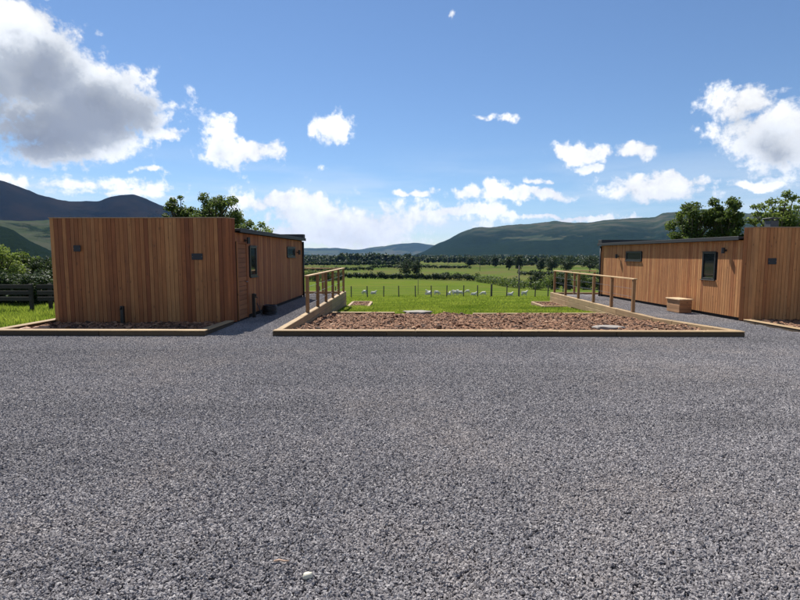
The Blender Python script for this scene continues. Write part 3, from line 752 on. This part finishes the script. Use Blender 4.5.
slab((-8.1, 10.95, .08), .3, .16, .09, .4, 2.1, 'small reddish stone in the bed by the left gable', plain('red_stone', (.42, .25, .17), .9))
slab((-8.35, 10.8, .07), .22, .13, .08, 1.0, 5.1, 'small pinkish stone at the sunlit corner of the left bed', plain('pink_stone', (.48, .32, .24), .9))
def ground_at(px, py, z=0):
    d = ray(px, py); k = (z - CAM_H) / d.z; return (d.x * k, d.y * k, z)
gp = ground_at(307.5, 578.5); slab((gp[0], gp[1], .016), .052, .036, .034, .5, 4.4, 'pale cream pebble lying on the dark gravel', STONEP, 'pebble', .8)
gp = ground_at(281, 563.5)
tw = MB().tube([(-.04, 0, .014), (-.01, .004, .018), (.02, -.003, .016), (.045, .004, .014)], [.004, .006, .005, .003], 7).obj('twig', plain('twig_bark', (.5, .33, .23), .8), None, True, gp)
tag(tw, 'short pale brown twig lying on the gravel', 'twig')

# ------------------------------------------------------------------ ramp railings
def railing(label, x, s, ys, z0, yend, xr):
    r = empty('ramp_railing', (x, ys[0], z0), 0, label, 'railing', 'ramp railings'); H = 1.0; y0 = ys[0]
    pm = MB().box((-.045, -.045, -.0), (.045, .045, H), .006).mesh('post', POSTW)
    for y in ys: put('post', pm, r, (0, y - y0, .002))
    pts = [(xr - x) * q for q in (.5, 1.0)]
    ye = ys[-1] - y0
    for q in pts: put('post', pm, r, (q, ye, -.10 if s < 0 else -.06))
    q0 = -.08; tr = MB().box((-.06, -.10, H + .003), (.06, ye + .06, H + .043), .006).mesh('top_rail', wood_mat('rail%d' % (s > 0), [(0, (.42, .28, .14)), (1, (.46, .31, .16))], 'Y'))
    put('top_rail', tr, r)
    a, b2 = sorted((s * .062, xr - x + s * .06))
    MB().box((a, ye - .06, H - .0), (b2, ye + .06, H + .04), .006).obj('return_rail', RAILW, r)
    for k in range(3):
        z = .22 + k * .25
        MB().tube([(0, -.02, z), (0, ye, z)], [.0045, .0045], 6).obj('wire', STEEL, r)
        MB().tube([(0, ye, z + .002), (xr - x, ye, z + .002)], [.0045, .0045], 6).obj('wire', STEEL, r)
    return r
railing('timber and wire railing on the path beside the plank-door cabin', WL - .075, -1, [13.75 + 1.62 * k for k in range(6)], .10, YL, -4.5)
railing('timber and wire railing on the path that leads past the box bench', WR + .075, 1, [15.35 + 1.62 * k for k in range(6)], -.055, YR, 8.85)

# ------------------------------------------------------------------ fences
def gz(x, y): return float(ground_z(x, y))
fr = empty('stock_fence', (6, 48, gz(6, 48)), 0, 'wire stock fence on dark posts across the meadow with sheep behind', 'fence')
pm1 = MB().tube([(0, 0, -.3), (0, 0, 1.12)], [.055, .05], 8).mesh('post', GREYW); pm2 = MB().tube([(0, 0, -.3), (0, 0, 1.22)], [.095, .09], 8).mesh('post', GREYW)
px_ = [303, 319, 335, 351, 367.2, 383.5, 398.8, 415.5, 431.5, 447, 464, 478.2, 492, 507.5, 520, 536, 549, 564, 580, 596, 612]
fp = []
for k, p in enumerate(px_):
    y = 48 + .25 * math.sin(k * 1.7); d = ray(p, 255); x = d.x / d.y * y; fp.append((x, y, gz(x, y)))
for k in range(4): fp.insert(0, (fp[0][0] - 1.6, 48.0, gz(fp[0][0] - 1.6, 48)))
for p in fp:
    o = put('post', pm2 if abs(p[0] - 8.35) < .3 else pm1, fr, (p[0] - 6, p[1] - 48, p[2] - gz(6, 48)))
    o.rotation_euler = (rng.uniform(-.03, .03), rng.uniform(-.03, .03), rng.uniform(0, 3))
for h in (.2, .42, .64, .86, 1.04):
    MB().tube([(p[0] - 6, p[1] - 48 - .055, p[2] - gz(6, 48) + h) for p in fp], [.006] * len(fp), 5, False).obj('wire', STEEL, fr)

fl_ = empty('rail_fence', (-14, 18.5, gz(-14, 18.5)), 0, 'dark brown post and rail fence at the edge of the left meadow', 'fence')
for x in (-18.3, -16.2, -13.98, -13.66, -11.6, -9.6):
    y = 18.5 + (.55 if x == -13.66 else 0)
    MB().box((-.055, -.05, -.3), (.055, .05, 1.08), .006).obj('post', DARKW, fl_, loc=(x + 14, y - 18.5, gz(x, y) - gz(-14, 18.5)))
for z in (.52, .75, .98):
    for (xa, xb) in ((-18.4, -16.1), (-16.1, -13.9), (-13.7, -11.55), (-11.55, -9.5)):
        MB().box((xa + 14.003, -.085, z - .075), (xb + 13.997, -.052, z + .075), .004).obj('rail', DARKW, fl_)

# poles in the meadow
def pole(x, y, h, r, label, cross=False):
    o = empty('wooden_pole', (x, y, gz(x, y)), 0, label, 'pole')
    MB().tube([(0, 0, -.4), (0, 0, h)], [r, r * .75], 8).obj('shaft', GREYW, o, True)
    MB().tube([(0, 0, h), (0, 0, h + .05)], [r * .9, r * .5], 8).obj('cap', BLACK, o, True)
    if cross:
        MB().box((-.9, -.06, h - .5), (.9, .06, h - .38)).obj('crossarm', GREYW, o)
d = ray(519.5, 255); pole(d.x / d.y * 50, 50, 3.1, .075, 'tall slim wooden pole standing at the stock fence')
d = ray(418.2, 255); pole(d.x / d.y * 62, 62, 1.9, .04, 'thin stake standing in the pasture behind the sheep')
d = ray(480, 255); pole(d.x / d.y * 330, 330, 8.5, .18, 'distant telegraph pole in the rough field', True)
d = ray(448, 255); pole(d.x / d.y * 420, 420, 8.5, .18, 'farther telegraph pole near the valley hedges', True)

# ------------------------------------------------------------------ vegetation
def leaves(cl, n, size, seed, flat=.0, shell=.55):
    """cl: (x,y,z,rx,ry,rz) clumps; returns leaf quads spread through them"""
    g_ = np.random.default_rng(seed); cl = np.array(cl, float)
    vol = cl[:, 3] * cl[:, 4] * cl[:, 5]; p = vol ** .75; p /= p.sum()
    ci = g_.choice(len(cl), n, p=p); c = cl[ci]
    v = g_.normal(size=(n, 3)); v /= np.linalg.norm(v, axis=1)[:, None]
    rr = (shell + (1 - shell) * g_.random(n)) * g_.random(n) ** .25
    pos = c[:, :3] + v * rr[:, None] * c[:, 3:6] * (1 + .12 * g_.normal(size=(n, 1)))
    nrm = v * .6 + g_.normal(size=(n, 3)) * .7 + np.array([0, 0, .35]); nrm /= np.linalg.norm(nrm, axis=1)[:, None]
    a = np.cross(nrm, g_.normal(size=(n, 3))); a /= np.linalg.norm(a, axis=1)[:, None]; b_ = np.cross(nrm, a)
    s = size * (.6 + .8 * g_.random(n))[:, None]
    q = np.stack([pos - a * s, pos - b_ * s * .55, pos + a * s, pos + b_ * s * .55], 1).reshape(-1, 3)
    tone = np.clip(.5 + .22 * g_.normal(size=n) + .25 * (g_.random(len(cl))[ci] - .5), 0, 1)
    return q, np.arange(4 * n).reshape(n, 4), tone
def crown_clumps(seed, w, h, z0, n, lob=.36, squash=.8):
    r = random.Random(seed); out = [(0, 0, z0 + h * .5, w * .62, w * .62, h * .34), (w * .2, 0, z0 + h * .34, w * .6, w * .6, h * .26)]
    for _ in range(n):
        while True:
            x, y, z = r.uniform(-1, 1), r.uniform(-1, 1), r.uniform(-1, 1)
            if x * x + y * y + z * z < 1 and x * x + y * y + z * z > .12: break
        k = r.uniform(.55, 1.2) * lob
        out.append((x * w * (1 - lob * .7), y * w * (1 - lob * .7), z0 + h * .5 + z * h * .5 * (1 - lob * .6), k * w, k * w, k * w * squash))
    return out
def tree(name, loc, h, w, seed, label, group, m=LEAF, n=9000, leaf=.09, nclump=26, stem=.25, lob=.34, extra=None, cat='tree'):
    r = empty(name, loc, 0, label, cat, group); rr = random.Random(seed)
    cl = crown_clumps(seed, w / 2, h * (1 - stem), h * stem, nclump, lob)
    if extra: cl += extra
    mb = MB(); th = h * (stem + .45); tr = .028 * h
    mb.tube([(0, 0, -.3), (.02 * h, 0, th * .4), (-.01 * h, .015 * h, th * .75), (.01 * h, 0, th)], [tr * 1.3, tr, tr * .7, tr * .35], 8)
    for c in cl:
        zb = min(th * .95, max(th * .3, c[2] * rr.uniform(.45, .75)))
        mid = Vector((c[0] * .45, c[1] * .45, zb + (c[2] - zb) * .4 + .03 * h))
        mb.tube([(0, 0, zb), mid, c[:3]], [tr * .45, tr * .3, tr * .08], 5, False)
    mb.obj('trunk', TRUNK, r, True)
    q, f, t = leaves(cl, n, leaf, seed)
    put('crown', np_mesh('crown', q, f, m, t), r)
    return r
def at(px, y): d = ray(px, 255); x = d.x / d.y * y; return (x, y, gz(x, y))
# behind the left cabin
GB = 'trees standing behind the left cabin'
tree('broadleaf_tree', at(182, 31), 7.0, 2.7, 21, 'small dark tree showing above the middle of the left cabin', GB, LEAF, 11000, .075, 46, .3, .26)
tree('broadleaf_tree', at(217, 30), 6.95, 4.0, 22, 'widest dark round-topped tree showing above the left cabin', GB, LEAF, 17000, .075, 60, .25, .25)
tree('broadleaf_tree', at(240, 33), 6.3, 3.2, 23, 'lower tree beside the widest one behind the left cabin', GB, LEAF, 11000, .075, 44, .25, .26)
tree('broadleaf_tree', at(256, 35), 5.9, 3.6, 24, 'light green low tree showing above the sloping roof edge', GB, LEAFY, 9000, .075, 40, .2, .26)
# behind the right cabin
GR = 'trees standing behind the right cabin'
tree('broadleaf_tree', at(690, 36), 7.3, 3.7, 31, 'dark bushy tree showing above the long roof of the right cabin', GR, LEAF, 17000, .08, 55, .2, .25)
tree('broadleaf_tree', at(724, 35), 7.9, 3.2, 32, 'tall dark tree beside the parapet of the right cabin', GR, LEAF, 17000, .08, 55, .2, .25)
tree('broadleaf_tree', at(708, 41), 5.0, 3.0, 35, 'low shrubby tree between two taller ones over the right roof', GR, LEAFY, 9000, .08, 40, .15, .26)
tree('open_crown_tree', at(778, 32), 7.4, 4.0, 33, 'open loose-crowned tree behind the flue of the right cabin', GR, LEAFY, 8000, .08, 48, .35, .17)
tree('broadleaf_tree', at(760, 42), 6.0, 5.0, 34, 'dense low tree behind the open-crowned one', GR, LEAF, 13000, .09, 50, .15, .25)
tree('broadleaf_tree', at(835, 36), 6.5, 5.0, 36, 'dense tree beyond the far corner of the right cabin', GR, LEAF, 13000, .09, 50, .15, .25)
# shrubs on the left
GS = 'shrubs behind the dark rail fence'
for k, (p, y, h, w, m_, lb) in enumerate([(3, 26, 3.3, 3.4, LEAFY, 'light green leafy shrub tree behind the dark rail fence'), (-22, 27, 3.6, 3.6, LEAF, 'tall shrub at the far end of the dark rail fence'),
                                          (26, 28, 3.0, 3.0, LEAF, 'mid green shrub rising behind the fence posts'), (45, 27, 2.7, 2.8, LEAFD, 'dark shrub between the fence and the left cabin'),
                                          (62, 29, 2.8, 3.0, LEAFD, 'dark shrub half hidden by the left cabin wall'), (14, 23.5, 1.7, 3.2, LEAFD, 'low dark bush at the foot of the light green shrub'),
                                          (38, 23.0, 1.6, 3.0, LEAFD, 'low dark bush close behind the fence posts'), (-8, 23.0, 1.7, 3.0, LEAFD, 'low dark bush behind the far fence rails'), (58, 23.2, 1.6, 3.0, LEAFD, 'low dark bush beside the left cabin')]):
    tree('shrub', at(p, y), h, w, 40 + k, lb, GS, m_, 9000, .065, 40, .02, .28, cat='shrub')

# hedges, trees and woods of the valley
def lump_line(P, Q, h, w, n, leaf, seed):
    """leafy hedge along P..Q, own origin at P"""
    r = random.Random(seed); out = []; k = max(3, int(math.dist(P, Q) / (h * .55)))
    for i in range(k + 1):
        t = i / k; x = (Q[0] - P[0]) * t + r.uniform(-.3, .3) * h * .4; y = (Q[1] - P[1]) * t + r.uniform(-.3, .3) * h * .3
        zz = gz(P[0] + x, P[1] + y) - gz(P[0], P[1]); hh = h * r.uniform(.7, 1.15)
        out.append((x, y, zz + hh * .48, h * .55, w / 2, hh * .52))
    return leaves(out, n, leaf, seed, shell=.4)
def hedge(P, Q, h, w, n, leaf, seed, label, m=LEAFD):
    q, f, t = lump_line(P, Q, h, w, n, leaf, seed)
    o = put('hedge', np_mesh('hedge', q, f, m, t), None, (P[0], P[1], gz(*P))); tag(o, label, 'hedge', 'field hedges in the valley')
def atp(px, y): a = at(px, y); return (a[0], a[1])
hedge(atp(300, 196), atp(375, 200), 2.7, 2.6, 5000, .30, 61, 'dark hedge behind the pasture left of the gap')
hedge(atp(379, 200), atp(445, 206), 2.9, 2.6, 5200, .30, 62, 'dark hedge behind the pasture right of the gap')
hedge(atp(445, 210), atp(478, 195), 3.2, 2.6, 2500, .30, 63, 'short hedge joining the pasture hedge to the diagonal one')
hedge(atp(478, 192), atp(545, 104), 2.9, 2.4, 6500, .24, 64, 'diagonal hedge running down the right edge of the pasture', LEAF)
hedge(atp(300, 330), atp(372, 340), 3.2, 3, 2500, .45, 65, 'second hedge across the field beyond the pasture')
hedge(atp(372, 430), atp(470, 420), 3.5, 3, 3000, .55, 66, 'low hedge far across the pale field')
hedge(atp(520, 250), atp(610, 215), 2.6, 3, 2600, .4, 67, 'broken hedge in the rough field beyond the diagonal hedge')
hedge(atp(470, 560), atp(640, 540), 5, 4, 4200, .8, 68, 'long hedge at the far side of the rough field')
hedge(atp(285, 560), atp(400, 580), 5, 4, 3600, .8, 69, 'long hedge under the wooded rise')
GV = 'scattered valley trees'
for k, (p, y, h, w, lb) in enumerate([(405, 236, 9.5, 9.0, 'broad dark tree standing in the hedge behind the pasture'), (416, 242, 8.5, 8.0, 'dark tree close beside the broad hedge tree'),
        (519, 345, 12.5, 9, 'dark tree rising behind the tall slim pole'), (509, 365, 11, 8, 'tree next to the one behind the slim pole'),
        (541, 330, 9.5, 8, 'round dark tree in the rough field hedge'), (552, 320, 11, 11, 'wide dark tree left of the railing end'), (567, 300, 10.5, 12, 'wide dark tree above the start of the railing'),
        (590, 310, 11, 12, 'dark tree beside the far corner of the right cabin'), (341, 700, 16, 12, 'lone tree standing up from the far wood'), (372, 640, 11, 12, 'small far tree above the second hedge'),
        (495, 480, 11, 9, 'small dark tree in the middle of the rough field'), (470, 520, 10, 12, 'low dark tree at the far hedge'), (604, 250, 9, 10, 'dark tree partly hidden by the right cabin')]):
    tree('broadleaf_tree', at(p, y), h, w, 70 + k, lb, GV, LEAFD, 2200, .0011 * y, 26, .02, .32)
for k, (p, y, h, w, lb) in enumerate([(538, 112, 4.0, 5, 'bushy thorn at the near end of the diagonal hedge'), (552, 118, 4.6, 6, 'bushy thorn behind the end of the railing'), (566, 116, 4.2, 5.5, 'bushy thorn seen through the railing'),
        (584, 122, 4.8, 6.5, 'larger thorn seen through the railing near the right cabin'), (600, 118, 4.6, 6, 'thorn close to the right cabin corner'), (327, 150, 3.6, 7, 'thorn bush seen through the railing by the plank-door cabin'), (338, 165, 3.2, 6, 'low thorn beyond the end of the left railing'), (314, 145, 3.8, 7, 'thorn bush close to the left cabin corner')]):
    tree('thorn_bush', at(p, y), h, w, 90 + k, lb, 'thorn bushes beyond the railings', LEAF if k % 2 else LEAFD, 3600, .15, 30, -.15, .34, cat='bush')
# far woods, one mass
def wood(name, label, boxes, seed, m=LEAFD):
    g_ = random.Random(seed); Q = []; F = []; T = []; o_ = 0
    base = []
    for s_ in range(5):
        base.append(leaves(crown_clumps(seed + s_, 1.0, 2.0, 0.0, 9, .5, .9), 130, .30, seed + s_, shell=.6))
    for (p0, p1, y0, y1, n, h0, h1) in boxes:
        for _ in range(n):
            y = g_.uniform(y0, y1); x, y, z = at(g_.uniform(p0, p1), y); h = g_.uniform(h0, h1); w = h * g_.uniform(.35, .6)
            q, f, t = base[g_.randrange(5)]; a = g_.uniform(0, 6.28); c, s_ = math.cos(a), math.sin(a)
            v = np.stack([(q[:, 0] * c - q[:, 1] * s_) * w + x, (q[:, 0] * s_ + q[:, 1] * c) * w + y, q[:, 2] * h * .5 + z - h * .05], 1)
            Q.append(v); F.append(f + o_); T.append(np.clip(t + g_.uniform(-.25, .25), 0, 1)); o_ += len(v)
    put_ = put(name, np_mesh(name, np.concatenate(Q), np.concatenate(F), m, np.concatenate(T)))
    tag(put_, label, 'woodland', kind='stuff')
wood('far_woodland', 'belt of dark woodland across the valley floor below the hills',
     [(280, 640, 780, 900, 330, 7, 12), (250, 660, 1000, 1150, 300, 8, 14), (240, 700, 1300, 1500, 280, 10, 16), (330, 410, 800, 900, 50, 12, 19), (280, 420, 560, 620, 70, 4, 8), (480, 640, 560, 640, 70, 6, 12),
      (-60, 60, 700, 900, 120, 8, 14), (240, 700, 2000, 2300, 260, 12, 20)], 5)

# grass blades near the camera
def grass(name, label, x0, x1, y0, y1, n, hmin, hmax, seed, bias=1.0, wd=.010):
    g_ = np.random.default_rng(seed)
    x = g_.uniform(x0, x1, n); y = y0 + (y1 - y0) * g_.random(n) ** bias; z = ground_z(x, y)
    cl = np.array([mnoise.noise(Vector((a * .55, b * .55, seed))) for a, b in zip(x, y)])
    h = (hmin + (hmax - hmin) * g_.random(n) ** 1.6) * (1 + .7 * cl); a = g_.uniform(0, 6.283, n); lean = g_.normal(0, .35, (n, 2)) * h[:, None]
    w = wd * (.7 + .6 * g_.random(n)) * (1 + y / 28)
    p0 = np.stack([x - np.cos(a) * w, y - np.sin(a) * w, z - .01], 1); p1 = np.stack([x + np.cos(a) * w, y + np.sin(a) * w, z - .01], 1)
    p2 = np.stack([x + lean[:, 0], y + lean[:, 1], z + h], 1)
    q = np.stack([p0, p1, p2], 1).reshape(-1, 3)
    tone = np.clip(.5 + .2 * g_.normal(size=n) + .85 * cl, 0, 1)
    tag(put(name, np_mesh(name, q, np.arange(3 * n).reshape(n, 3), BLADE, tone)), label, 'grass', kind='stuff')
grass('lawn_grass', 'short grass of the lawn below the bark bed', WL + .02, WR - .02, 17.3, 23.8, 60000, .03, .08, 3)
grass('meadow_grass', 'short grazed grass of the sloping meadow', -10, 22, 23.9, 60, 130000, .03, .10, 4, 1.3)
grass('rough_grass', 'longer rough grass beside the left cabin', -19, -9.05, 11.2, 26, 70000, .05, .22, 6, 1.0)

# ------------------------------------------------------------------ sheep
def sheep_mesh(pose):
    v = []; e = []; rad = []
    def add(p, r, par=None):
        v.append(p); rad.append(r)
        if par is not None: e.append((par, len(v) - 1))
        return len(v) - 1
    zb = .52 if pose != 'lying' else .27
    a = add((-.36, 0, zb + .02), (.19, .19)); b_ = add((-.10, 0, zb), (.25, .25), a); c = add((.18, 0, zb + .02), (.24, .24), b_); d_ = add((.36, 0, zb + .05), (.18, .18), c)
    if pose == 'grazing':
        n1 = add((.52, 0, zb - .10), (.10, .10), d_); h1 = add((.60, 0, zb - .30), (.075, .085), n1); add((.68, 0, .10), (.045, .05), h1)
    else:
        n1 = add((.48, 0, zb + .24), (.10, .10), d_); h1 = add((.56, 0, zb + .36), (.08, .09), n1); h2 = add((.72, 0, zb + .29), (.045, .05), h1)
    for sg in (-1, 1):
        add((h1 and v[h1][0] - .02, sg * .14, v[h1][2] + .05), (.02, .03), h1)
    add((-.54, 0, zb - .10), (.04, .04), a)
    for q, (x, par) in enumerate(((-.32, a), (.30, d_))):
        for sg in (-1, 1):
            if pose == 'lying':
                k = add((x + .05, sg * .20, .12), (.06, .06), par); add((x + .25, sg * .24, .05), (.035, .035), k)
            else:
                k = add((x, sg * .12, .30), (.06, .06), par); k = add((x + (.02 if q else -.03), sg * .12, .16), (.036, .036), k); add((x + .01, sg * .12, .0), (.034, .034), k)
    me = bpy.data.meshes.new('sheep'); me.from_pydata(v, e, []); o = bpy.data.objects.new('tmp', me); COL.objects.link(o)
    o.modifiers.new('s', 'SKIN'); sb = o.modifiers.new('b', 'SUBSURF'); sb.levels = 2
    for k, r in enumerate(rad): me.skin_vertices[0].data[k].radius = r
    me.skin_vertices[0].data[1].use_root = True; me.skin_vertices[0].data[0].use_root = False
    dg = bpy.context.evaluated_depsgraph_get(); m2 = bpy.data.meshes.new_from_object(o.evaluated_get(dg)); m2.name = 'sheep_' + pose
    bpy.data.objects.remove(o); bpy.data.meshes.remove(me)
    m2.materials.clear(); m2.materials.append(WOOL); m2.polygons.foreach_set('use_smooth', [True] * len(m2.polygons)); return m2
SM = {p: sheep_mesh(p) for p in ('grazing', 'standing', 'lying')}
for k, (p, y, pose, rz, lb) in enumerate([
        (364.5, 66, 'grazing', 2.6, 'sheep grazing beside a fence post near the raised bark bed'), (373, 68, 'lying', .2, 'sheep lying near the grazing one by the raised bark bed'),
        (428, 62, 'lying', .6, 'sheep lying closest to the fence in the middle group'), (429.5, 66, 'standing', 2.9, 'sheep standing behind the lying ones in the middle group'), (437, 64, 'grazing', .3, 'sheep grazing on the right of the middle group'),
        (449, 66, 'lying', 1.0, 'small sheep lying at the left of the bright group'), (455.5, 63, 'standing', .4, 'bright white sheep standing with another beside it'), (460.5, 63, 'standing', 3.0, 'bright white sheep facing its neighbour'),
        (454, 84, 'grazing', .1, 'sheep grazing farther up the pasture behind the bright pair'), (474, 65, 'lying', .2, 'sheep lying alone between two fence posts'), (484, 67, 'grazing', 2.9, 'sheep grazing by the thick fence post'),
        (510.5, 61, 'lying', .3, 'sheep lying to the left of the tall slim pole'), (525, 62, 'standing', .2, 'sheep standing to the right of the tall slim pole'), (468, 84, 'grazing', 3.0, 'sheep grazing farther off beyond the lone lying one')]):
    x, y, z = at(p, y); o = put('sheep', SM[pose], None, (x, y, z - .01), rz); o.scale = (.78,) * 3
    tag(o, lb, 'sheep', 'sheep in the pasture')

# ------------------------------------------------------------------ haze
hz = MB().box((-11500, -150, -30), (11500, 12200, 760)).obj('haze', MEADOW)
hm = bpy.data.materials.new('haze_air'); hm.use_nodes = True; ht = hm.node_tree; ht.nodes.clear()
hv = ht.nodes.new('ShaderNodeVolumePrincipled'); hv.inputs['Color'].default_value = (.22, .45, 1.0, 1); hv.inputs['Density'].default_value = 2.3e-5; hv.inputs['Anisotropy'].default_value = .25
ho = ht.nodes.new('ShaderNodeOutputMaterial'); L(ht, hv.outputs[0], ho.inputs['Volume'])
hz.data.materials.clear(); hz.data.materials.append(hm); tag(hz, 'thin blue haze filling the valley air', 'haze', kind='stuff')
